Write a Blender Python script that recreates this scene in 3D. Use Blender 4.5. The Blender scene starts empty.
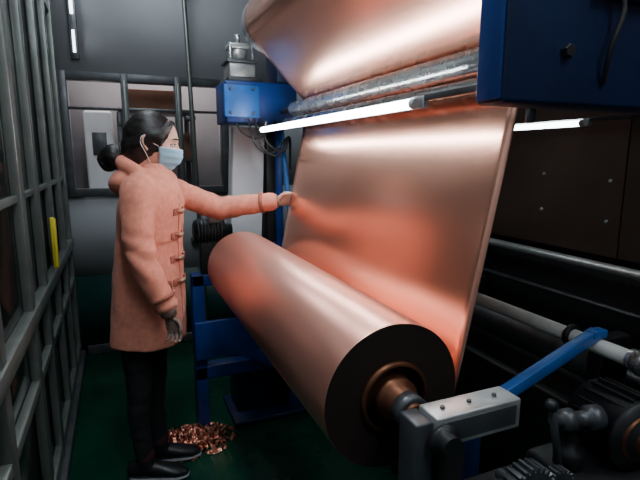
import bpy, bmesh, math, random
from mathutils import Vector, Matrix, noise
from mathutils.bvhtree import BVHTree
random.seed(7)
V=Vector
# ------------------------------------------------------------ materials
def M(name,col,rough=.5,metal=0.0,var=None,bump=None,emit=None,estr=0,aniso=0,rvar=None,stretch=(1,1,1),sheen=0,spec=None,coat=0,col2=None):
    m=bpy.data.materials.new(name); m.use_nodes=True
    nt=m.node_tree; p=nt.nodes['Principled BSDF']
    p.inputs['Base Color'].default_value=(*col,1); p.inputs['Roughness'].default_value=rough
    p.inputs['Metallic'].default_value=metal
    if spec is not None: p.inputs['Specular IOR Level'].default_value=spec
    if sheen: p.inputs['Sheen Weight'].default_value=sheen
    if coat: p.inputs['Coat Weight'].default_value=coat
    if aniso: p.inputs['Anisotropic'].default_value=aniso
    if emit: p.inputs['Emission Color'].default_value=(*emit,1); p.inputs['Emission Strength'].default_value=estr
    tc=nt.nodes.new('ShaderNodeTexCoord'); mp=nt.nodes.new('ShaderNodeMapping')
    mp.inputs['Scale'].default_value=stretch; nt.links.new(tc.outputs['Object'],mp.inputs['Vector'])
    def nz(scale,detail=4):
        n=nt.nodes.new('ShaderNodeTexNoise'); n.inputs['Scale'].default_value=scale; n.inputs['Detail'].default_value=detail
        nt.links.new(mp.outputs['Vector'],n.inputs['Vector']); return n
    if var:
        n=nz(var[0]); r=nt.nodes.new('ShaderNodeMapRange'); r.inputs[1].default_value=.3; r.inputs[2].default_value=.7
        nt.links.new(n.outputs['Fac'],r.inputs[0])
        mx=nt.nodes.new('ShaderNodeMix'); mx.data_type='RGBA'
        c2=col2 if col2 else tuple(max(0,c*(1-var[1])) for c in col)
        mx.inputs[6].default_value=(*col,1); mx.inputs[7].default_value=(*c2,1)
        nt.links.new(r.outputs[0],mx.inputs[0]); nt.links.new(mx.outputs[2],p.inputs['Base Color'])
    if rvar:
        n=nz(rvar[0]); r=nt.nodes.new('ShaderNodeMapRange')
        r.inputs[3].default_value=rough-rvar[1]; r.inputs[4].default_value=rough+rvar[1]
        nt.links.new(n.outputs['Fac'],r.inputs[0]); nt.links.new(r.outputs[0],p.inputs['Roughness'])
    if bump:
        n=nz(bump[0],3); b=nt.nodes.new('ShaderNodeBump'); b.inputs['Strength'].default_value=bump[1]; b.inputs['Distance'].default_value=bump[2] if len(bump)>2 else .01
        nt.links.new(n.outputs['Fac'],b.inputs['Height']); nt.links.new(b.outputs['Normal'],p.inputs['Normal'])
    return m
foil =M('copper_foil',(.92,.465,.335),.235,.93,var=(3,.06),rvar=(2.5,.03),stretch=(1,1,.5))
rollm=M('copper_roll',(.90,.43,.33),.35,.86,var=(2,.06),stretch=(3,.4,3))
rollend=M('roll_end_shaded',(.022,.009,.007),.7,.1,var=(60,.4))  # copper foil ends, their shadow put into the dark brown
bronze=M('bronze_core',(.24,.095,.05),.4,.8,var=(20,.5))
scrapm=M('copper_scrap',(.80,.30,.20),.3,.75,var=(20,.5))
steel=M('steel_roller',(.78,.82,.84),.27,.85,rvar=(12,.06))
alu=M('machined_aluminium',(.66,.67,.66),.38,.75,var=(25,.25),bump=(80,.1))
dsteel=M('dark_steel',(.12,.13,.14),.4,.6,var=(15,.4))
black=M('black_iron',(.018,.019,.021),.45,.2,var=(20,.3))
blue =M('blue_machine_paint',(.009,.055,.28),.4,0,var=(8,.35),bump=(40,.08))
blued=M('blue_dark_paint',(.005,.020,.085),.45,0,var=(6,.4),bump=(40,.08))
blueb=M('blue_bright_paint',(.02,.15,.52),.4,0,var=(9,.3))
white=M('grey_enamel',(.72,.75,.78),.5,0,var=(4,.2))
pipew=M('white_pipe_paint',(.80,.80,.76),.4,0,var=(14,.25))
rubber=M('black_rubber',(.01,.01,.01),.6)
tube =M('lamp_tube_glow',(1,1,1),.3,emit=(.88,.96,1),estr=58)
tube2=M('lamp_tube_glow_far',(1,1,1),.3,emit=(.8,.95,.95),estr=14)
ceilglow=M('ceiling_lamp_glow',(1,1,1),.3,emit=(.85,.93,1),estr=6)
wallm=M('wall_paint_grey',(.45,.48,.51),.7,0,var=(1.5,.2),bump=(60,.05))
wallg=M('wainscot_green',(.008,.050,.045),.5,0,var=(3,.3))
floorm=M('floor_green_epoxy',(.006,.085,.048),.26,0,var=(3,.4),rvar=(5,.08),bump=(6,.06))
ceilm=M('ceiling_dark',(.10,.105,.11),.8,0,var=(2,.2))
framem=M('partition_aluminium',(.20,.225,.21),.38,.6,var=(10,.3))
glassd=M('dark_glass',(.020,.027,.026),.12,0,rvar=(3,.05),spec=.8,var=(2,.6))
bronzep=M('bronze_panel',(.150,.098,.080),.40,.45,var=(2,.35),rvar=(3,.06))
yellow=M('yellow_tape',(.75,.62,.04),.5)
brownbox=M('cardboard',(.34,.17,.11),.8,var=(10,.2))
pinkw=M('far_room_wall',(.40,.37,.38),.8,var=(2,.3))
woolc=M('coat_wool_coral',(.78,.275,.185),.95,0,var=(45,.22),bump=(240,.32,.003),sheen=.12)
woold=M('coat_trim',(.36,.115,.075),.85,0,var=(60,.3))
skin =M('skin',(.66,.38,.28),.5,0,var=(9,.08))
hairm=M('hair_black',(.008,.006,.006),.38,0,bump=(60,.5,.004),stretch=(1,6,6))
maskm=M('mask_blue',(.30,.56,.72),.8,0,var=(30,.08))
maskw=M('mask_white',(.75,.78,.8),.8)
trous=M('trousers_black',(.010,.010,.013),.8,0,var=(30,.3))
shoem=M('shoe_black',(.012,.012,.015),.4)
solem=M('shoe_sole_grey',(.30,.31,.33),.6)
sockm=M('sock_maroon',(.05,.010,.016),.8)
glovem=M('knit_mitten',(.09,.055,.045),.9,0,var=(110,.9),col2=(.30,.20,.16))
horn=M('toggle_horn',(.40,.24,.16),.4)
eyew=M('eye_white',(.7,.7,.7),.2); eyed=M('eye_dark',(.01,.007,.005),.15)
braid=M('braided_hose',(.40,.40,.40),.4,.7,var=(160,.8))

# ------------------------------------------------------------ mesh builder
class MB:
    def __init__(s): s.v=[];s.f=[];s.m=[];s.s=[];s.mats=[]
    def mi(s,m):
        if m not in s.mats: s.mats.append(m)
        return s.mats.index(m)
    def add(s,vf,mat,smooth=True):
        vs,fs=vf; o=len(s.v); s.v+= [tuple(v) for v in vs]; k=s.mi(mat)
        for f in fs:
            s.f.append([i+o for i in f]); s.m.append(k); s.s.append(smooth and len(f)<=4)
        return s
    def build(s,name,parent=None,fix=True):
        me=bpy.data.meshes.new(name); me.from_pydata(s.v,[],s.f)
        for m in s.mats: me.materials.append(m)
        me.polygons.foreach_set('material_index',s.m); me.polygons.foreach_set('use_smooth',s.s); me.update()
        if fix:
            bm=bmesh.new(); bm.from_mesh(me); bmesh.ops.recalc_face_normals(bm,faces=bm.faces); bm.to_mesh(me); bm.free()
        ob=bpy.data.objects.new(name,me); bpy.context.collection.objects.link(ob)
        if parent: ob.parent=parent
        return ob
def box(c,s,bev=.004,rot=None):
    bm=bmesh.new(); bmesh.ops.create_cube(bm,size=1)
    for v in bm.verts: v.co=V((v.co.x*s[0],v.co.y*s[1],v.co.z*s[2]))
    if bev: bmesh.ops.bevel(bm,geom=list(bm.edges),offset=min(bev,min(s)*.3),segments=2,affect='EDGES',profile=.5)
    R=rot if rot else Matrix.Identity(3)
    vs=[R@v.co+V(c) for v in bm.verts]; fs=[[v.index for v in f.verts] for f in bm.faces]; bm.free(); return vs,fs
def bb(x0,x1,y0,y1,z0,z1,bev=.004): return box(((x0+x1)/2,(y0+y1)/2,(z0+z1)/2),(abs(x1-x0),abs(y1-y0),abs(z1-z0)),bev)
def lathe(p,d,prof,seg=32,caps=True):
    p=V(p); d=V(d).normalized(); a=d.orthogonal().normalized(); b=d.cross(a)
    vs=[];fs=[]
    for t,r in prof:
        for i in range(seg):
            th=2*math.pi*i/seg; vs.append(p+d*t+(a*math.cos(th)+b*math.sin(th))*r)
    n=len(prof)
    for k in range(n-1):
        for i in range(seg):
            j=(i+1)%seg; fs.append([k*seg+i,k*seg+j,(k+1)*seg+j,(k+1)*seg+i])
    if caps:
        fs.append([i for i in range(seg)][::-1]); fs.append([(n-1)*seg+i for i in range(seg)])
    return vs,fs
def cyl(p1,p2,r,seg=24):
    p1=V(p1);p2=V(p2);L=(p2-p1).length;e=min(r*.12,L*.2,.004)
    return lathe(p1,p2-p1,[(0,r-e),(e,r),(L-e,r),(L,r-e)],seg)
def catmull(P,sub):
    out=[];n=len(P)
    for i in range(n-1):
        p0=P[max(i-1,0)];p1=P[i];p2=P[i+1];p3=P[min(i+2,n-1)]
        for k in range(sub):
            t=k/sub
            out.append([.5*((2*b)+(-a+c)*t+(2*a-5*b+4*c-d)*t*t+(-a+3*b-3*c+d)*t**3) for a,b,c,d in zip(p0,p1,p2,p3)])
    out.append(list(P[-1])); return out
def tubep(pts,rad,seg=16,sub=5,ref=(0,0,1),rnd=True):
    P=[]
    for p,r in zip(pts,rad):
        if not isinstance(r,tuple): r=(r,r)
        P.append([*p,*r])
    Q=catmull(P,sub); C=[V(q[:3]) for q in Q]; R=[(q[3],q[4]) for q in Q]
    ref=V(ref); rings=[];n=len(C)
    T=[(C[min(i+1,n-1)]-C[max(i-1,0)]).normalized() for i in range(n)]
    def ring(c,t,ra,rb):
        b=(ref-t*ref.dot(t)); b=b.normalized() if b.length>1e-4 else t.orthogonal().normalized()
        s=t.cross(b)
        return [c+s*math.cos(2*math.pi*i/seg)*ra+b*math.sin(2*math.pi*i/seg)*rb for i in range(seg)]
    if rnd:
        for k in (80,55,28):
            a=math.radians(k); m=min(R[0]); rings.append(ring(C[0]-T[0]*m*math.sin(a),T[0],R[0][0]*math.cos(a),R[0][1]*math.cos(a)))
    for c,t,r in zip(C,T,R): rings.append(ring(c,t,*r))
    if rnd:
        for k in (28,55,80):
            a=math.radians(k); m=min(R[-1]); rings.append(ring(C[-1]+T[-1]*m*math.sin(a),T[-1],R[-1][0]*math.cos(a),R[-1][1]*math.cos(a)))
    vs=[v for r in rings for v in r]; fs=[]
    for k in range(len(rings)-1):
        for i in range(seg):
            j=(i+1)%seg; fs.append([k*seg+i,k*seg+j,(k+1)*seg+j,(k+1)*seg+i])
    fs.append(list(range(seg))[::-1]); o=(len(rings)-1)*seg; fs.append([o+i for i in range(seg)])
    return vs,fs
def ell(c,r,seg=24,rot=None):
    vs=[];fs=[];n=seg//2
    for k in range(1,n):
        ph=math.pi*k/n
        for i in range(seg):
            th=2*math.pi*i/seg; vs.append(V((math.sin(ph)*math.cos(th)*r[0],math.sin(ph)*math.sin(th)*r[1],math.cos(ph)*r[2])))
    vs.append(V((0,0,r[2]))); vs.append(V((0,0,-r[2])))
    for k in range(n-2):
        for i in range(seg):
            j=(i+1)%seg; fs.append([k*seg+i,(k+1)*seg+i,(k+1)*seg+j,k*seg+j])
    t=len(vs)-2
    for i in range(seg):
        j=(i+1)%seg; fs.append([t,i,j]); fs.append([t+1,(n-2)*seg+j,(n-2)*seg+i])
    if rot: vs=[rot@v for v in vs]
    return [v+V(c) for v in vs],fs
def bake(ob,vox,smooth=4,fac=.6):
    m=ob.modifiers.new('r','REMESH'); m.mode='VOXEL'; m.voxel_size=vox; m.use_smooth_shade=True
    s=ob.modifiers.new('s','SMOOTH'); s.factor=fac; s.iterations=smooth
    dg=bpy.context.evaluated_depsgraph_get(); dg.update()
    me=bpy.data.meshes.new_from_object(ob.evaluated_get(dg)); mats=[x for x in ob.data.materials]
    ob.modifiers.clear(); ob.data=me
    me.materials.clear()
    for x in mats: me.materials.append(x)
    me.polygons.foreach_set('use_smooth',[True]*len(me.polygons))
    me.polygons.foreach_set('material_index',[0]*len(me.polygons)); me.update()
    return ob
def empty(name,loc=(0,0,0),rz=0):
    e=bpy.data.objects.new(name,None); e.location=loc; e.rotation_euler=(0,0,rz); bpy.context.collection.objects.link(e); return e

# ------------------------------------------------------------ room shell
MB().add(bb(-.5,2.7,-1.6,4.6,-.1,0,0),floorm).build('floor')
MB().add(bb(-.5,2.7,-1.6,4.6,3.1,3.2,0),ceilm).build('ceiling')
b=MB(); WX0,WX1,WZ0,WZ1=-.27,.76,1.21,1.96
b.add(bb(-.5,2.7,3.75,3.85,0,.59,0),wallg); b.add(bb(-.5,2.7,3.75,3.85,.59,WZ0,0),wallm); b.add(bb(-.5,2.7,3.75,3.85,WZ1,3.1,0),wallm)
b.add(bb(-.5,WX0,3.75,3.85,WZ0,WZ1,0),wallm); b.add(bb(WX1,2.7,3.75,3.85,WZ0,WZ1,0),wallm); b.build('wall_back')
MB().add(bb(-.5,2.7,4.5,4.6,0,3.1,0),pinkw).build('wall_far_room')
MB().add(bb(-.5,-.4,-1.6,4.5,0,3.1,0),wallm).build('wall_left')
MB().add(bb(2.6,2.7,-1.6,4.5,0,3.1,0),wallm).build('wall_right')
MB().add(bb(-.4,2.6,-1.7,-1.6,0,3.1,0),wallm).build('wall_front')
MB().add(bb(-.28,2.6,3.73,3.75,0,.07,.004),dsteel).build('baseboard_back')
# window
b=MB()
fw=.045
b.add(bb(WX0-fw,WX1+fw,3.715,3.80,WZ1-.01,WZ1+fw),dsteel); b.add(bb(WX0-fw,WX1+fw,3.715,3.80,WZ0-fw,WZ0+.01),dsteel)
for x in (WX0-fw/2,WX0+.36,WX0+.72,WX1+fw/2): b.add(bb(x-.024,x+.024,3.712,3.80,WZ0-fw,WZ1+fw),dsteel)
for x in (WX0+.36,WX0+.72): b.add(bb(x-.012,x+.012,3.70,3.73,WZ0,WZ1),framem)
b.add(bb(WX0,WX1,3.72,3.79,1.76,1.775),dsteel)
b.build('window_1')
b=MB(); b.add(bb(.12,.45,3.98,4.3,1.80,1.94),brownbox); b.add(bb(.04,.60,3.96,4.35,1.77,1.80),dsteel); b.add(bb(.04,.60,3.96,4.35,1.40,1.42),dsteel); b.add(bb(.15,.35,4.0,4.3,1.42,1.56),white); b.add(bb(.38,.56,4.0,4.3,1.42,1.62),brownbox)
for x in (.05,.58): b.add(bb(x-.02,x+.02,3.96,4.0,0,1.77),dsteel); b.add(bb(x-.02,x+.02,4.30,4.34,0,1.77),dsteel)
b.build('storage_rack')
b=MB(); b.add(bb(-.20,.0,4.05,4.35,0,1.78,.02),white); b.add(bb(-.15,-.05,4.035,4.05,1.45,1.62),dsteel); b.build('control_cabinet')
b=MB(); b.add(cyl((.575,3.66,0),(.50,3.66,3.1),.016),framem)
for z in (.8,1.7,2.6): b.add(bb(.5+.02*(3-z)/3-.02,.53+.02*(3-z)/3+.02,3.66,3.75,z,z+.03),dsteel)
b.build('conduit_pipe')
b=MB(); b.add(cyl((-.20,3.70,2.36),(-.20,3.70,2.50),.010),ceilglow); b.add(cyl((-.20,3.70,2.12),(-.20,3.70,2.26),.008),ceilglow)  # added glowing strips standing in for bright reflections at the corner
b.add(bb(-.225,-.175,3.715,3.75,2.08,2.54),dsteel); b.build('corner_reflection_glow')

# left partition: frame + dark glazing
b=MB()
b.add(bb(-.40,-.345,1.0,3.72,0,3.1,0),glassd)
for y,w in ((1.45,.03),(1.98,.028),(2.36,.030),(2.80,.022),(3.25,.03),(3.64,.035)):
    b.add(bb(-.345,-.312,y-w,y+w,0,3.1,.003),framem)
for y in (2.10,2.90): b.add(bb(-.345,-.325,y-.010,y+.010,0,3.1,.002),framem)
for z,h,d in ((.10,.06,.03),(.60,.04,.03),(.86,.06,.040),(1.30,.025,.02),(2.35,.03,.025)):
    b.add(bb(-.345,-.345+d,1.0,3.70,z-h/2,z+h/2,.003),framem)
b.add(bb(-.345,-.29,1.0,3.7,0,.06,.003),dsteel)
b.build('glazed_partition')
b=MB(); b.add(box((-.295,2.62,1.03),(.012,.035,.24),.004,Matrix.Rotation(math.radians(-6),3,'X')),yellow)
b.add(box((-.303,2.62,1.03),(.018,.02,.25),.004),yellow); b.build('yellow_handle_strip')

# bronze cladding on right machine
b=MB()
for i in range(4):
    y0=-.9+i*1.15; b.add(bb(2.0,2.03,y0,y0+1.145,1.0,3.0,.004),bronzep)
for i in range(12):
    for z in (1.16,1.34): b.add(cyl((2.0,-.7+i*.36,z+.02*(i%2)),(1.992,-.7+i*.36,z+.02*(i%2)),.008,10),alu)
b.add(bb(2.0,2.03,-.9,3.7,.0,.96,.004),black)  # dark sheet standing in for the darkness below the cladding
b.add(bb(2.03,2.5,-.9,3.7,0,3.0,.0),black)
b.build('neighbouring_machine_cladding')
b=MB(); b.add(cyl((1.92,-.5,.97),(1.92,3.4,.97),.022),alu)
b.add(cyl((1.90,-.5,.55),(1.90,3.4,.55),.03),dsteel); b.add(cyl((1.92,-.5,.80),(1.92,3.4,.80),.012),dsteel)
for y in (0,1.1,2.2,3.3): b.add(bb(1.90,1.995,y-.02,y+.02,.50,1.0),black)
b.build('service_pipes')

# ------------------------------------------------------------ copper roll
Y0,Y1=.80,2.11; C=V((.504,.953)); R=.159
b=MB()
prof=[(0,R-.001),(.002,R),(Y1-Y0-.002,R),(Y1-Y0,R-.001)]
b.add(lathe((C.x,Y0,C.y),(0,1,0),prof,160,False),rollm)
def ann(y,r0,r1,seg=96):
    vs=[];fs=[]
    for i in range(seg):
        a=2*math.pi*i/seg
        vs+= [V((C.x+r0*math.cos(a),y,C.y+r0*math.sin(a))),V((C.x+r1*math.cos(a),y,C.y+r1*math.sin(a)))]
    for i in range(seg):
        j=(i+1)%seg; fs.append([2*i,2*i+1,2*j+1,2*j])
    return vs,fs
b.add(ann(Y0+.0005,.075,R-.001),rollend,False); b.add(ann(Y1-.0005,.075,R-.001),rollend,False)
b.add(lathe((C.x,Y0-.010,C.y),(0,1,0),[(0,.070),(0,.078),(.02,.078),(.02,.070),(.0,.070)],64,False),bronze)
b.add(lathe((C.x,Y0+.02,C.y),(0,-1,0),[(0,.072),(.001,.072),(.004,.05),(.02,.046),(.04,.046),(.043,.036),(.062,.036),(.064,.022),(.10,.022),(.102,.018)],48),bronze)
b.add(lathe((C.x,Y0-.045,C.y),(0,-1,0),[(0,.030),(.0,.034),(.03,.034),(.03,.026)],40),dsteel)
b.add(lathe((C.x,Y1-.02,C.y),(0,1,0),[(0,.074),(.03,.074),(.031,.04),(.06,.04),(.061,.022),(.13,.022)],48),bronze)
b.build('copper_foil_roll')

# ------------------------------------------------------------ copper web over rollers
G=V((.782,1.662)); gr=.032; U=V((.655,2.01)); ur=.12; YW=2.085
def ang(v): return math.atan2(v.y,v.x)
d=G-C
th1=ang(d)-math.asin((gr-R)/d.length)
nL=V((math.cos(th1+math.pi/2),math.sin(th1+math.pi/2)))
pA=C-nL*(R+.0006); pB=G-nL*gr
d2=U-G; th2=ang(d2)+math.asin((ur+gr)/d2.length); nM=V((math.cos(th2+math.pi/2),math.sin(th2+math.pi/2)))
prof=[]
for i in range(25): prof.append(pA.lerp(pB,i/24))
a0=ang(-nL); a1=ang(-nM)
while a1<a0: a1+=2*math.pi
for i in range(1,13): a=a0+(a1-a0)*i/12; prof.append(G+V((math.cos(a),math.sin(a)))*(gr+.0005))
pU=U+nM*ur
for i in range(1,9): prof.append((G-nM*gr).lerp(pU,i/8))
a0=ang(nM)
if a0<0:a0+=2*math.pi
for i in range(1,25): a=a0+(math.pi/2-a0)*i/24; prof.append(U+V((math.cos(a),math.sin(a)))*(ur+.0005))
for i in range(1,10): prof.append(V((U.x+i*.125,U.y+ur+.0005)))
ny=40; vs=[];fs=[]
for k,p in enumerate(prof):
    for j in range(ny+1):
        y=Y0+(YW-Y0)*j/ny
        w=0
        if 1<k<23: w=.0012*math.sin(k/24*math.pi)*noise.noise(V((y*3.2,p.y*1.1,.3)))*2
        vs.append(V((p.x+w,y,p.y)))
for k in range(len(prof)-1):
    for j in range(ny): o=k*(ny+1)+j; fs.append([o,o+1,o+ny+2,o+ny+1])
ob=MB().add((vs,fs),foil).build('copper_foil_web')
so=ob.modifiers.new('t','SOLIDIFY'); so.thickness=.0008; so.offset=0

def roller(name,c,r,y0,y1,mat,jr=.014):
    b=MB(); b.add(cyl((c[0],y0,c[1]),(c[0],y1,c[1]),r,64),mat); b.add(cyl((c[0],y0-.04,c[1]),(c[0],y1+.16,c[1]),jr,24),dsteel)
    for y in (y0-.02,y1+.02): b.add(cyl((c[0],y-.012,c[1]),(c[0],y+.012,c[1]),jr*1.6,24),black)
    return b.build(name)
roller('guide_roller',(G.x,G.y),gr-.001,.74,2.17,steel)
roller('guide_roller',(U.x,U.y),ur-.001,.76,2.15,steel,.02)
roller('guide_roller',(U.x+1.1,U.y+.06),.05,.76,2.15,steel,.02)
roller('spreader_bar',(.750,1.602),.017,.74,2.20,steel,.010)

# ------------------------------------------------------------ lamps
def tubelamp(name,x,z,y0,y1,m,side=1,br=None):
    b=MB(); r=.0105
    b.add(cyl((x,y0+.02,z),(x,y1-.02,z),r,20),m)
    for y in (y0,y1-.02): b.add(cyl((x,y,z),(x,y+.02,z),.012,20),white)
    b.add(bb(x+side*.022-.006,x+side*.022+.010,y0,y1,z-.010,z+.018,.003),white)
    for y in (y0+.008,y1-.012): b.add(bb(min(x,x+side*.03),max(x,x+side*.03),y-.006,y+.006,z-.010,z+.016,.002),white)
    if br:
        b.add(bb(x+.018,x+.032,br[0],y0,z+.006,z+.020,.002),dsteel); b.add(bb(x+.018,x+.032,y1,br[1],z+.020,z+.040,.002),dsteel)
    return b.build(name)
tubelamp('tube_lamp',.64,1.567,.955,2.235,tube,br=(.70,2.34))
tubelamp('tube_lamp',1.50,1.56,1.21,2.41,tube2,br=(.70,2.62))
def ceil(x,y,l=1.2,e=25,sz=.25):
    b=MB()
    b.add(bb(x-.09,x+.09,y-l/2,y+l/2,3.04,3.10),white)
    for dx in (-.045,.045): b.add(cyl((x+dx,y-l/2+.03,3.02),(x+dx,y+l/2-.03,3.02),.014,12),ceilglow)
    b.build('ceiling_lamp')
    L=bpy.data.lights.new('ceil_light','AREA'); L.shape='RECTANGLE'; L.size=sz; L.size_y=l; L.energy=e; L.color=(.86,.94,1)
    o=bpy.data.objects.new('ceiling_lamp_light',L); o.location=(x,y,2.98); bpy.context.collection.objects.link(o)
ceil(.15,1.1,1.2,e=24)
ceil(.55,-.6,1.2,e=16)
ceil(.15,2.9,1.0,e=10)
ceil(1.8,.1,1.0,e=12)  # extra lamp added to brighten the pipe and parts on the right
L=bpy.data.lights.new('far_room_light','AREA'); L.size=.5; L.energy=26; L.color=(1,.94,.93)
o=bpy.data.objects.new('far_room_fill_light',L); o.location=(.2,4.15,3.0); bpy.context.collection.objects.link(o)  # unseen fill light added to brighten the room behind the window

# ------------------------------------------------------------ near side blue frame
b=MB()
b.add(bb(.60,1.62,.600,.70,1.56,2.9,.006),blued)
b.add(bb(.511,1.62,.545,.606,1.524,2.9,.006),blued)
b.add(bb(.507,.511,.552,.600,1.53,2.9,.001),blue)
b.add(bb(1.36,1.62,.56,.70,0,1.56,.006),blued)
for x in (.62,.80,1.0,1.2):
    for z in (1.60,1.75,1.90): b.add(cyl((x,.545,z),(x,.534,z),.010,6),black,False)
b.add(cyl((.66,.64,1.56),(.66,.64,1.53),.014,12),black); b.add(cyl((.66,.64,1.53),(.66,.64,1.505),.008,12),dsteel)
b.add(bb(.66,.78,.53,.545,1.68,2.1,.004),blued); b.add(tubep([(.70,.53,1.70),(.705,.522,1.66),(.69,.525,1.61),(.70,.54,1.56)],[.004]*4,8),rubber)
b.build('blue_side_frame')

# near unwind support
b=MB()
b.add(bb(.488,.682,.632,.690,.935,.995,.004),alu)
b.add(bb(.500,.67,.6305,.634,.945,.985,.002),dsteel)
b.add(bb(.452,.490,.642,.698,.78,.985,.004),dsteel); b.add(bb(.505,.56,.640,.690,.60,.935,.004),black)
b.add(bb(.44,.57,.63,.70,.0,.80,.006),black); b.add(bb(.36,.60,.50,.74,0,.03,.006),black)
for x in (.52,.58,.64): b.add(cyl((x,.66,.995),(x,.66,1.000),.005,6),dsteel,False)
b.add(lathe((.50,.63,.955),(0,-1,0),[(0,.03),(.01,.03),(.012,.02),(.03,.02)],32),black)
b.build('shaft_support_bracket')
b=MB()
p1=V((.685,.80,.852)); p2=V((1.10,.80,1.004)); dd=(p2-p1); Lb=dd.length; rot=Matrix.Rotation(-math.atan2(dd.z,dd.x),3,'Y')
b.add(box((p1+p2)/2,(Lb,.026,.030),.003,rot),blueb)
b.add(bb(.67,.72,.77,.83,.0,.87,.005),blued); b.add(bb(1.075,1.125,.785,.815,.992,1.014,.004),blueb); b.add(bb(.62,.80,.75,.86,0,.03),blued)
b.build('blue_brace')
b=MB()
b.add(cyl((1.11,.70,.968),(1.11,3.2,.968),.020,32),pipew)
b.add(cyl((1.11,.87,.968),(1.11,.885,.968),.031,32),black); b.add(cyl((1.11,.685,.968),(1.11,.715,.968),.026,32),steel)
b.add(cyl((1.11,1.28,.98),(1.11,1.28,1.02),.012,16),black); b.add(lathe((1.11,1.28,1.02),(0,0,1),[(0,.02),(.005,.04),(.02,.04),(.026,.025)],32),black)
for y in (1.7,3.0): b.add(bb(1.09,1.13,y,y+.04,0,.955),black)
b.build('white_pipe')
b=MB(); pts=[V((1.11,.69,.968)),V((1.12,.66,.962)),V((1.13,.63,.93)),V((1.14,.61,.86)),V((1.16,.61,.76)),V((1.18,.61,.60))]
b.add(tubep(pts,[.030]*6,20,6),braid)
Q=catmull([list(p) for p in pts],8)
for i in range(40):
    dv=(V(Q[min(i+1,40)])-V(Q[i])).normalized(); b.add(lathe(V(Q[i])-dv*.003,dv,[(0,.0295),(.003,.033),(.006,.0295)],20,False),braid)
b.build('braided_hose')

def gear(c,ax,r,w,n,b,mat):
    ax=V(ax).normalized(); a=ax.orthogonal().normalized(); q=ax.cross(a); P=[]
    for i in range(n):
        for dt,rr in ((0,.86),(.3,.86),(.42,1),(.78,1),(.9,.86)):
            t=2*math.pi*(i+dt)/n; P.append((a*math.cos(t)+q*math.sin(t))*r*rr)
    m=len(P); vs=[V(c)+p for p in P]+[V(c)+p+ax*w for p in P]; fs=[]
    for i in range(m): fs.append([i,(i+1)%m,m+(i+1)%m,m+i])
    fs.append(list(range(m))[::-1]); fs.append([m+i for i in range(m)])
    b.add((vs,fs),mat,False)
    b.add(lathe(V(c)-ax*.012,ax,[(0,r*.32),(.002,r*.36),(w+.022,r*.36),(w+.024,r*.32)],32),mat)
    b.add(cyl(V(c)-ax*.03,V(c)+ax*(w+.05),r*.18,20),dsteel)
b=MB(); gear((.665,.575,.825),(0,1,0),.062,.034,26,b,dsteel); gear((.765,.60,.795),(0,1,0),.045,.02,22,b,dsteel)
b.add(bb(.60,.80,.64,.70,.0,.80,.006),black); b.build('drive_gear')
b=MB()
b.add(bb(.82,1.06,.55,.74,0,.79,.01),black)
b.add(lathe((.80,.66,.905),(1,-.25,0),[(0,.012),(.02,.012),(.021,.022),(.045,.024),(.05,.016),(.08,.016),(.082,.026),(.11,.026),(.112,.014)],24),dsteel)
b.add(lathe((.86,.66,.79),(0,0,1),[(0,.03),(.04,.03),(.045,.018),(.09,.018),(.092,.026),(.11,.026),(.112,.012)],24),black)
b.add(cyl((.83,.655,.79),(.795,.655,.93),.008,12),dsteel); b.add(ell((.79,.655,.945),(.014,.014,.014),14),black)
b.build('valve_assembly')
b=MB()
b.add(lathe((1.0,.72,.865),(-.15,-1,0),[(0,.07),(.12,.07),(.122,.078),(.135,.078),(.137,.05),(.15,.04),(.152,.02)],48),black)
for i in range(20):
    a=2*math.pi*i/20; R3=Matrix.Rotation(-a,3,'Y'); b.add(box(V((1.0,.66,.865))+R3@V((.073,0,0)),(.012,.10,.004),.001,R3),black)
b.add(lathe((.975,.588,.865),(-.15,-1,0),[(0,.05),(.006,.05),(.008,.03),(.02,.028),(.022,.01)],32),bronze)
b.add(bb(.95,1.05,.60,.72,.79,.81),black); b.build('drive_motor')

# ------------------------------------------------------------ far side of the machine
b=MB()
b.add(bb(.50,.86,2.34,2.58,1.605,1.80,.008),blue)
b.add(bb(.49,.66,2.325,2.34,1.63,1.78,.004),blueb)
for x in (.52,.63):
    for z in (1.65,1.76): b.add(cyl((x,2.325,z),(x,2.315,z),.008,6),dsteel,False)
b.add(bb(.52,.69,2.36,2.54,1.80,1.82),dsteel); b.add(bb(.53,.66,2.38,2.52,1.82,1.89,.008),alu)
b.add(bb(.52,.67,2.37,2.53,1.89,1.905),dsteel); b.add(cyl((.59,2.45,1.905),(.59,2.45,1.96),.045,28),alu); b.add(bb(.54,.64,2.40,2.50,1.96,1.985,.004),alu)
b.add(cyl((.59,2.45,1.985),(.59,2.45,2.03),.015,16),steel)
for dx in (-.055,.055): b.add(cyl((.595+dx,2.39,1.82),(.595+dx,2.39,1.97),.007,10),steel)
b.add(bb(.76,.86,2.36,2.54,1.80,2.25,.006),blued); b.add(bb(.62,.80,2.33,2.36,1.97,2.05,.004),black)
b.build('bearing_housing')
b=MB()
rot=Matrix.Rotation(math.radians(3),3,'Y')
b.add(box((.64,2.56,1.29),(.17,.10,.61),.006,rot),white); b.add(bb(.74,.80,2.50,2.62,.9,1.6,.005),black)
b.add(bb(.54,.86,2.48,2.66,.0,.98,.008),blued)
b.add(bb(.31,.37,2.38,2.46,0,.86,.005),blue); b.add(bb(.31,.86,2.38,2.46,.80,.86,.005),blue)
b.add(bb(.31,.64,2.355,2.38,.42,.62,.004),blue); b.add(bb(.31,.90,2.38,2.46,.30,.37,.005),blue)
b.add(box((.70,2.37,.36),(.46,.03,.06),.004,Matrix.Rotation(math.radians(28),3,'Y')),blue)
b.add(bb(.82,.89,2.38,2.48,0,.86,.005),blue); b.add(bb(.50,.92,2.36,2.70,0,.03,.005),blued)
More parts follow.
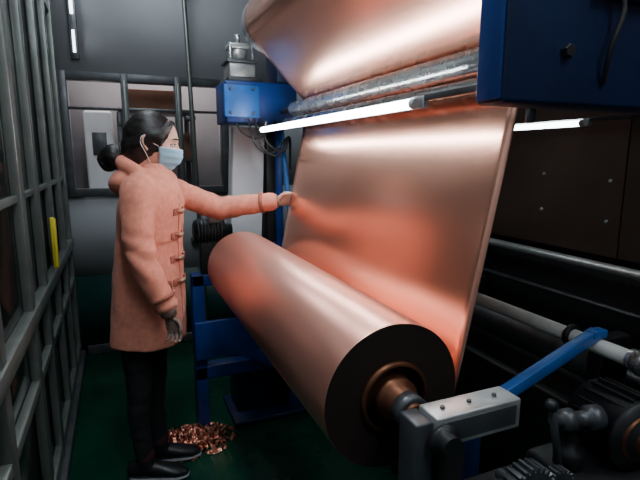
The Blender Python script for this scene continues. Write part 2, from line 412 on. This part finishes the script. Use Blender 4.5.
b.add(cyl((.84,2.34,.86),(.80,2.42,1.6),.012),blueb); b.add(cyl((.80,2.47,.9),(.80,2.47,1.6),.02),blue)
b.add(cyl((.98,2.5,.0),(.98,2.5,2.0),.03),blued)
b.build('machine_stand')
b=MB()
b.add(bb(.43,.56,2.24,2.37,.865,1.02,.008),black); b.add(lathe((.504,2.245,.953),(0,-1,0),[(0,.06),(.01,.06),(.012,.045),(.02,.045)],32),dsteel)
b.add(lathe((.40,2.40,1.08),(1,0,0),[(-.07,.04),(-.065,.055),(.08,.055),(.085,.035),(.12,.03)],28),black)
for i in range(8): b.add(lathe((.345+i*.016,2.40,1.08),(1,0,0),[(0,.055),(.002,.062),(.005,.062),(.007,.055)],28,False),dsteel)
b.add(bb(.36,.46,2.38,2.44,.86,1.04),black); b.add(bb(.40,.45,2.36,2.44,1.12,1.17,.004),alu); b.build('unwind_brake_motor')
b=MB()
for i,(dx,s) in enumerate(((0,1),(.03,1.3),(.06,.8))):
    b.add(tubep([(.60+dx,2.31,1.62),(.62+dx,2.26,1.53-.03*s),(.70+dx,2.26,1.50-.04*s),(.80,2.30,1.54),(.84,2.4,1.44-dx)],[.005]*5,8,6),rubber)
b.add(tubep([(.54,2.31,1.60),(.56,2.29,1.56),(.62,2.28,1.53),(.70,2.30,1.56),(.74,2.33,1.62)],[.004]*5,8,6),rubber)
b.build('hanging_cables')
b=MB(); b.add(bb(1.36,1.62,.95,2.4,.0,.62,.01),black); b.add(cyl((1.48,1.0,.75),(1.48,2.35,.75),.07,40),dsteel)
for y in (1.0,2.30): b.add(bb(1.41,1.55,y,y+.05,.6,.86),black)
b.build('drive_cabinet')
b=MB(); b.add(bb(1.16,1.62,2.62,2.72,0,2.6,.01),black); b.add(bb(1.2,1.58,2.61,2.62,.3,1.2,.004),dsteel); b.build('cable_enclosure')

# ------------------------------------------------------------ scrap pile
b=MB()
for i in range(800):
    a=random.random()*2*math.pi; r=min(.19,abs(random.gauss(0,.10))); x=.25+r*math.cos(a)*1.2; y=2.33+r*math.sin(a)*.8
    h=max(0,.085*(1-r/.18)); z=.004+random.random()*h
    n=4; L=random.uniform(.02,.05); w=random.uniform(.008,.018); R3=Matrix.Rotation(random.random()*6.28,3,'Z')@Matrix.Rotation(random.uniform(-.5,.5),3,'X')
    vs=[];fs=[]; cz=random.uniform(.6,1.2)
    for k in range(n+1):
        t=k/n-.5; zz=.014*math.cos(t*5)*cz
        for s in (-1,1):
            p=R3@V((t*L,s*w/2,zz)); vs.append(V((x+p.x,y+p.y,max(.002,z+p.z))))
    for k in range(n): fs.append([2*k,2*k+1,2*k+3,2*k+2])
    b.add((vs,fs),scrapm)
b.build('copper_scrap_pile',fix=False)

# ------------------------------------------------------------ woman
W=empty('woman',(.14,2.14,0),math.radians(-22))
def sec_loft(secs,seg=40,pw=2.3,sub=6):
    Q=catmull([list(s) for s in secs],sub); vs=[];fs=[]
    for z,cx,rx,ry in Q:
        for i in range(seg):
            t=2*math.pi*i/seg; c=math.cos(t); s=math.sin(t)
            vs.append(V((cx+rx*abs(c)**(2/pw)*(1 if c>=0 else -1),ry*abs(s)**(2/pw)*(1 if s>=0 else -1),z)))
    n=len(Q)
    for k in range(n-1):
        for i in range(seg):
            j=(i+1)%seg; fs.append([k*seg+i,k*seg+j,(k+1)*seg+j,(k+1)*seg+i])
    fs.append(list(range(seg))[::-1]); fs.append([(n-1)*seg+i for i in range(seg)]); return vs,fs
SR=V((-.012,-.152,1.305)); ER=V((.005,-.215,1.06)); WR=V((.09,-.200,.865))
SL=V((.005,.150,1.30)); EL=V((.230,.230,1.205)); WL=V((.470,.200,1.237))
b=MB()
b.add(sec_loft([(.655,-.055,.154,.180),(.72,-.053,.151,.180),(.82,-.05,.146,.178),(.95,-.045,.139,.172),(1.06,-.035,.130,.163),(1.16,-.022,.126,.162),(1.25,-.01,.122,.170),(1.31,-.004,.106,.166),(1.355,.0,.085,.125),(1.395,.005,.062,.075),(1.42,.01,.052,.06)]),woolc)
b.add(tubep([SR+V((.0,.05,.02)),SR,ER.lerp(SR,.5)+V((-.005,-.010,0)),ER,ER.lerp(WR,.5)+V((-.004,0,0)),WR],[.055,.065,.060,.056,.052,(.047,.045)],20,6,(1,0,0),True),woolc)
b.add(tubep([SL+V((-.03,-.05,.0)),SL,SL.lerp(EL,.5),EL,EL.lerp(WL,.5),WL],[.06,.066,.058,.054,.049,.045],20,6,(0,0,1),True),woolc)
b.add(ell((-.095,0,1.345),(.078,.130,.060),28,Matrix.Rotation(math.radians(-26),3,'Y')),woolc)
b.add(tubep([(-.03,-.10,1.385),(-.09,-.075,1.415),(-.115,0,1.425),(-.09,.075,1.415),(-.03,.10,1.385)],[(.026,.03)]*5,14,6),woolc)
b.add(tubep([(-.06,-.09,1.39),(.0,-.095,1.375),(.055,-.06,1.355),(.075,0,1.335),(.055,.06,1.355),(.0,.095,1.375),(-.06,.09,1.39)],[.024]*7,14,6),woolc)
coat=b.build('coat',W); bake(coat,.0070,4,.55)
me=coat.data; me.update()
nrm=[v.normal.copy() for v in me.vertices]
for v,n in zip(me.vertices,nrm):
    c=v.co
    f=noise.noise(V((c.x*9,c.y*9,c.z*1.8)))*.015*(1 if c.z<1.1 else .35)
    f+=noise.noise(V((c.x*14+5,c.y*14,c.z*12)))*.004
    def crease(ph,wd,d): return math.sin(ph)*.0045*math.exp(-(d/wd)**2)
    if c.y<-.15 and c.z<1.25: f+=crease((c.z+c.x*.6)*80+2.5*noise.noise(c*7),.10,(c-ER).length)+crease((c.z-c.x*.5)*95+2.5*noise.noise(c*7),.06,(c-WR).length)
    if c.x>.13 and c.z>1.1: f+=crease((c.x-c.z*.4)*75+2.5*noise.noise(c*7),.11,(c-EL).length)
    if c.z>1.1: f+=crease((c.x*.7-c.z+c.y*.3)*85+2*noise.noise(c*6),.09,(c-SL-V((.04,-.03,-.05))).length)
    v.co=c+n*f
me.update()
bm=bmesh.new(); bm.from_mesh(me); tree=BVHTree.FromBMesh(bm)
def hit(y,z,x=.22,dr=(-1,0,0)):
    h=tree.ray_cast(V((x,y,z)),V(dr)); return h[0],h[1]
b=MB(); pl=[]
for i in range(30):
    z=.67+i*(1.29-.67)/29; h,n=hit(-.012,z,.17)
    if h: pl.append(h)
b.add(tubep([p+V((.001,0,0)) for p in pl],[(.012,.004)]*len(pl),10,1,(1,0,0)),woolc)
for z in (1.22,1.12,1.02,.92):
    for s in (-1,1):
        h,n=hit(-.012+s*.045,z,.17)
        if h is None: continue
        b.add(box(h+n*.002,(.006,.045,.03),.002,n.to_track_quat('X','Z').to_matrix()),woold)
    h0,_=hit(-.055,z,.17); h1,_=hit(.03,z,.17); h2,_=hit(-.012,z,.17)
    if h0 and h1 and h2: b.add(tubep([h0+V((.006,0,.003)),h2+V((.008,0,.002)),h1+V((.006,0,.003))],[.004]*3,8,4),woold); b.add(tubep([h2+V((.008,-.024,0)),h2+V((.010,0,0)),h2+V((.008,.024,0))],[.006,.009,.006],12,4),horn)
q=tree.find_nearest(V((.06,-.165,.93))); b.add(box(q[0]+q[1]*.003,(.008,.085,.045),.003,q[1].to_track_quat('X','Z').to_matrix()),woold)
dL=(WR-ER).normalized(); b.add(lathe(WR-dL*.045,dL,[(0,.047),(.002,.0515),(.016,.0505),(.018,.047)],28,False),woold)
dL2=(WL-EL).normalized(); b.add(lathe(WL-dL2*.045,dL2,[(0,.046),(.002,.0490),(.016,.0485),(.018,.045)],28,False),woold)
b.build('coat_toggles',W); bm.free()
b=MB()
for s,dx in ((-1,-.095),(1,-.070)):
    b.add(tubep([(dx,s*.075,.82),(dx,s*.07,.66),(dx+.005,s*.065,.47),(dx-.008,s*.064,.30),(dx+.008,s*.064,.10)],[.078,.068,.054,.047,.037],20,6,(1,0,0)),trous)
t=b.build('trousers',W); bake(t,.009,4)
for v in t.data.vertices:
    c=v.co; v.co=c+(V((c.x+.08,c.y,0)).normalized())*math.sin(c.z*60+4*noise.noise(c*9))*.002
def foot(s,dx,yaw):
    R3=Matrix.Rotation(yaw,3,'Z'); o=V((dx,s*.064,0)); b=MB()
    f=lambda l:[R3@V(p)+o for p in l]
    b.add(tubep(f([(-.055,0,.052),(-.02,0,.055),(.04,0,.048),(.10,0,.040),(.145,0,.030),(.170,0,.024)]),[(.030,.040),(.034,.045),(.036,.038),(.041,.030),(.038,.024),(.026,.017)],20,5),shoem)
    b.add(tubep(f([(0.0,0,.06),(0.0,0,.12)]),[.040,.038],18,3,(1,0,0)),shoem)
    ob=b.build('shoe_upper',W); bake(ob,.005,3)
    b=MB(); b.add(tubep(f([(-.065,0,.012),(-.02,0,.012),(.05,0,.012),(.11,0,.012),(.15,0,.012),(.178,0,.012)]),[(.028,.011),(.036,.011),(.036,.011),(.042,.011),(.039,.011),(.026,.011)],20,5),solem); b.build('shoe_sole',W)
    b=MB(); b.add(tubep(f([(0,0,.110),(.002,0,.13)]),[.039,.038],20,3,(1,0,0)),sockm); b.build('sock',W)
foot(-1,-.087,math.radians(6)); foot(1,-.062,math.radians(16))

def hand(name,wr,d,w,curl,mat,thumb=.5,spread=.06,L=1.0):
    d=V(d).normalized(); w=V(w); w=(w-d*w.dot(d)).normalized(); n=d.cross(w).normalized()
    wr=V(wr); b=MB()
    P=lambda x,y,z:wr+(d*x+w*y+n*z)*L
    b.add(tubep([P(-.05,0,0),P(-.01,0,0),P(.015,0,0),P(.05,0,.0),P(.082,0,.003)],[(.022*L,.026*L)]*2+[(.015*L,.031*L),(.014*L,.038*L),(.011*L,.036*L)],18,5,w),mat)
    for i,(yy,l,c) in enumerate(((.029,.064,curl[0]),(.010,.072,curl[1]),(-.010,.067,curl[2]),(-.028,.053,curl[3]))):
        pts=[P(.060,yy*.85,.002)]; a=0; base=V((.084,yy,.003)); pts.append(P(*base)); cur=base.copy(); sp=spread*(yy/.03)
        for k,fr in enumerate((.44,.31,.25)):
            a+=c*(1.0 if k else .8)
            cur=cur+V((math.cos(a)*l*fr,math.sin(sp)*l*fr,math.sin(a)*l*fr)); pts.append(P(*cur))
        b.add(tubep(pts,[.0085*L,.0090*L,.0082*L,.0074*L,.0062*L],12,4,w),mat)
    b.add(tubep([P(.012,.018,.004),P(.034,.040,.010),P(.056,.053,.016+.02*thumb),P(.078,.056-.012*thumb,.022+.03*thumb)],[.013*L,.0115*L,.0095*L,.0075*L],12,5,n),mat)
    ob=b.build(name,W); bake(ob,.0028,3,.5); return ob
dh=V((.97,.20,.20)); hand('left_hand',WL+V((.032,0.005,.0)),dh,(.12,-.45,.9),(.10,.16,.22,.30),skin,.3,L=.88)
b=MB(); b.add(lathe(WL+V((.014,0.003,0)),dh,[(0,.030),(.002,.034),(.022,.032),(.024,.028)],24,False),glovem); b.build('knit_cuff',W)
hand('right_hand',WR+V((.010,0,-.045)),(.22,.05,-1),(.95,-.1,.2),(.55,.6,.65,.7),glovem,.6,L=.80)
b=MB(); b.add(lathe(WR+V((.0,0,.0)),(.16,0,-1),[(0,.034),(.01,.036),(.045,.030),(.047,.027)],24,False),glovem); b.build('knit_cuff',W)

# head
H=empty('head',(.012,0,1.50)); H.parent=W; H.rotation_euler=(0,math.radians(9),math.radians(9)); H.scale=(1.05,1.05,1.05)
def headpt(u):
    ux,uy,uz=u
    x=ux*.094; y=uy*.073; z=uz*.113
    if uz<0:
        k=(-uz)**1.6; y*=1-.30*k
        if ux>0: x*=1+.05*k
        else: x*=1-.38*k
    if ux>0: x*=1-.06*math.exp(-((z-.005)/.03)**2)
    g=lambda y0,z0,sy,sz:math.exp(-((y-y0)/sy)**2-((z-z0)/sz)**2)
    if ux>0:
        x+=.020*g(0,-.030,.011,.014)+.010*g(0,-.012,.008,.022)
        x+=.004*g(0,.024,.05,.010)-.010*(g(.031,.004,.015,.012)+g(-.031,.004,.015,.012))
        x+=.006*g(0,-.060,.022,.010)-.003*g(0,-.0615,.02,.0025)+.008*g(0,-.092,.022,.014)
        x+=.003*(g(.038,-.03,.018,.02)+g(-.038,-.03,.018,.02))
    return V((x,y,z))
def headmesh(seg=96,rings=72):
    vs=[];fs=[]
    for k in range(1,rings):
        ph=math.pi*k/rings
        for i in range(seg):
            th=2*math.pi*i/seg; vs.append(headpt((math.sin(ph)*math.cos(th),math.sin(ph)*math.sin(th),math.cos(ph))))
    vs.append(headpt((0,0,1)));vs.append(headpt((0,0,-1)))
    for k in range(rings-2):
        for i in range(seg):
            j=(i+1)%seg; fs.append([k*seg+i,(k+1)*seg+i,(k+1)*seg+j,k*seg+j])
    t=len(vs)-2
    for i in range(seg):
        j=(i+1)%seg; fs.append([t,i,j]); fs.append([t+1,(rings-2)*seg+j,(rings-2)*seg+i])
    return vs,fs
b=MB(); b.add(headmesh(),skin)
b.add(tubep([(-.020,0,-.06),(-.030,0,-.11),(-.045,0,-.16)],[.050,.048,.055],24,5,(1,0,0)),skin)
for s in (-1,1):
    b.add(tubep([(-.010,s*.072,.018),(-.017,s*.081,.025),(-.027,s*.085,.017),(-.027,s*.084,.0),(-.019,s*.079,-.016),(-.011,s*.073,-.026)],[.0045,.005,.0055,.005,.0045,.0055],10,5),skin)
    b.add(ell((-.018,s*.074,.0),(.011,.006,.020),16),skin)
b.build('face',H)
b=MB()
for s in (-1,1):
    b.add(ell((.0705,s*.030,.004),(.0125,.0135,.0095),20),eyew); b.add(ell((.0795,s*.0305,.0035),(.0042,.0062,.0062),16),eyed)
    b.add(tubep([(.070,s*.046,.006),(.081,s*.038,.0115),(.0845,s*.030,.0125),(.083,s*.020,.008)],[.0022,.0032,.0032,.002],8,5),skin)
    b.add(tubep([(.074,s*.045,.0045),(.083,s*.036,.0085),(.086,s*.029,.0088),(.083,s*.020,.005)],[.0009,.0014,.0014,.0009],8,5),eyed)
    b.add(tubep([(.075,s*.050,.024),(.085,s*.038,.029),(.091,s*.026,.028),(.093,s*.015,.025)],[.0015,.003,.003,.002],8,5),hairm)
b.build('eyes_and_brows',H)
vs=[];fs=[];na,nz_=36,28
for k in range(nz_+1):
    tz=k/nz_; z=-.008-tz*.104
    for i in range(na+1):
        a=(i/na*2-1); th=a*math.radians(72-10*tz)
        uz=max(-.96,z/.113); c=math.sqrt(1-uz*uz)
        p=headpt((c*math.cos(th),c*math.sin(th),uz)); out=V((math.cos(th),math.sin(th),0))
        nose=.020*math.exp(-((p.y)/.011)**2-((z+.030)/.014)**2)+.010*math.exp(-(p.y/.008)**2-((z+.012)/.022)**2)
        tent=.020*math.exp(-(a/.45)**2)*(max(0,math.sin(math.pi*min(1,.22+tz*.78)))**.8)
        p=V((p.x-nose*.9,p.y,z))+out*(.0055+tent)+out*.0015*math.sin(tz*math.pi*8)*(1-abs(a)**4)
        vs.append(p)
for k in range(nz_):
    for i in range(na): o=k*(na+1)+i; fs.append([o,o+1,o+na+2,o+na+1])
m=MB().add((vs,fs),maskm).build('face_mask',H); so=m.modifiers.new('t','SOLIDIFY'); so.thickness=.0015
b=MB()
for s in (-1,1):
    i=na if s>0 else 0
    pt=vs[i]; pb=vs[nz_*(na+1)+i]
    b.add(tubep([pt,V((.0,s*.082,.004)),V((-.028,s*.088,.022)),V((-.034,s*.088,-.005)),V((-.01,s*.078,-.045)),pb],[.0013]*6,6,6),maskw)
row=[vs[1*(na+1)+i]+V((.001,0,.001)) for i in range(0,na+1,3)]; b.add(tubep(row,[.0016]*len(row),6,2),maskw)
b.build('mask_straps',H)
b=MB()
b.add(ell((-.018,0,.018),(.099,.083,.106),40),hairm)
b.add(ell((-.055,0,-.025),(.066,.076,.085),32),hairm)
for s in (-1,1):
    b.add(tubep([(.060,s*.030,.085),(.054,s*.058,.060),(.034,s*.076,.034),(-.01,s*.081,.018),(-.06,s*.066,-.01),(-.10,s*.02,-.03)],[(.010,.016),(.010,.018),(.008,.020),(.009,.022),(.012,.03),(.02,.03)],14,6),hairm)
    b.add(tubep([(.038,s*.072,.03),(.036,s*.0725,.0),(.030,s*.069,-.03)],[.007,.006,.002],8,5),hairm)
b.add(tubep([(-.09,0,-.04),(-.112,0,-.055),(-.130,0,-.065)],[.038,.030,.038],18,5),hairm)
b.add(ell((-.142,0,-.075),(.045,.052,.050),28),hairm)
b.add(tubep([(-.16,.01,-.05),(-.182,.0,-.085),(-.165,-.01,-.120),(-.14,-.01,-.128)],[.02,.022,.018,.006],12,5),hairm)
hr=b.build('hair',H); bake(hr,.005,3)
for v in hr.data.vertices:
    c=v.co
    v.co=c+v.normal*(noise.noise(V((c.x*12,c.y*60,c.z*60)))*.0022)
b=MB(); b.add(lathe((-.104,0,-.052),(-1,0,-.35),[(0,.032),(.004,.038),(.010,.039),(.014,.033)],24,False),rubber); b.build('hair_tie',H)

# ------------------------------------------------------------ world + camera
w=bpy.data.worlds.new('world'); bpy.context.scene.world=w; w.use_nodes=True
w.node_tree.nodes['Background'].inputs[0].default_value=(.3,.4,.5,1); w.node_tree.nodes['Background'].inputs[1].default_value=.05
cd=bpy.data.cameras.new('camera'); cd.lens=27; cd.sensor_width=36; cd.clip_start=.02
co=bpy.data.objects.new('camera',cd); co.location=(0,0,1.45); co.rotation_euler=(math.radians(80),0,math.radians(-22.8))
bpy.context.collection.objects.link(co); bpy.context.scene.camera=co
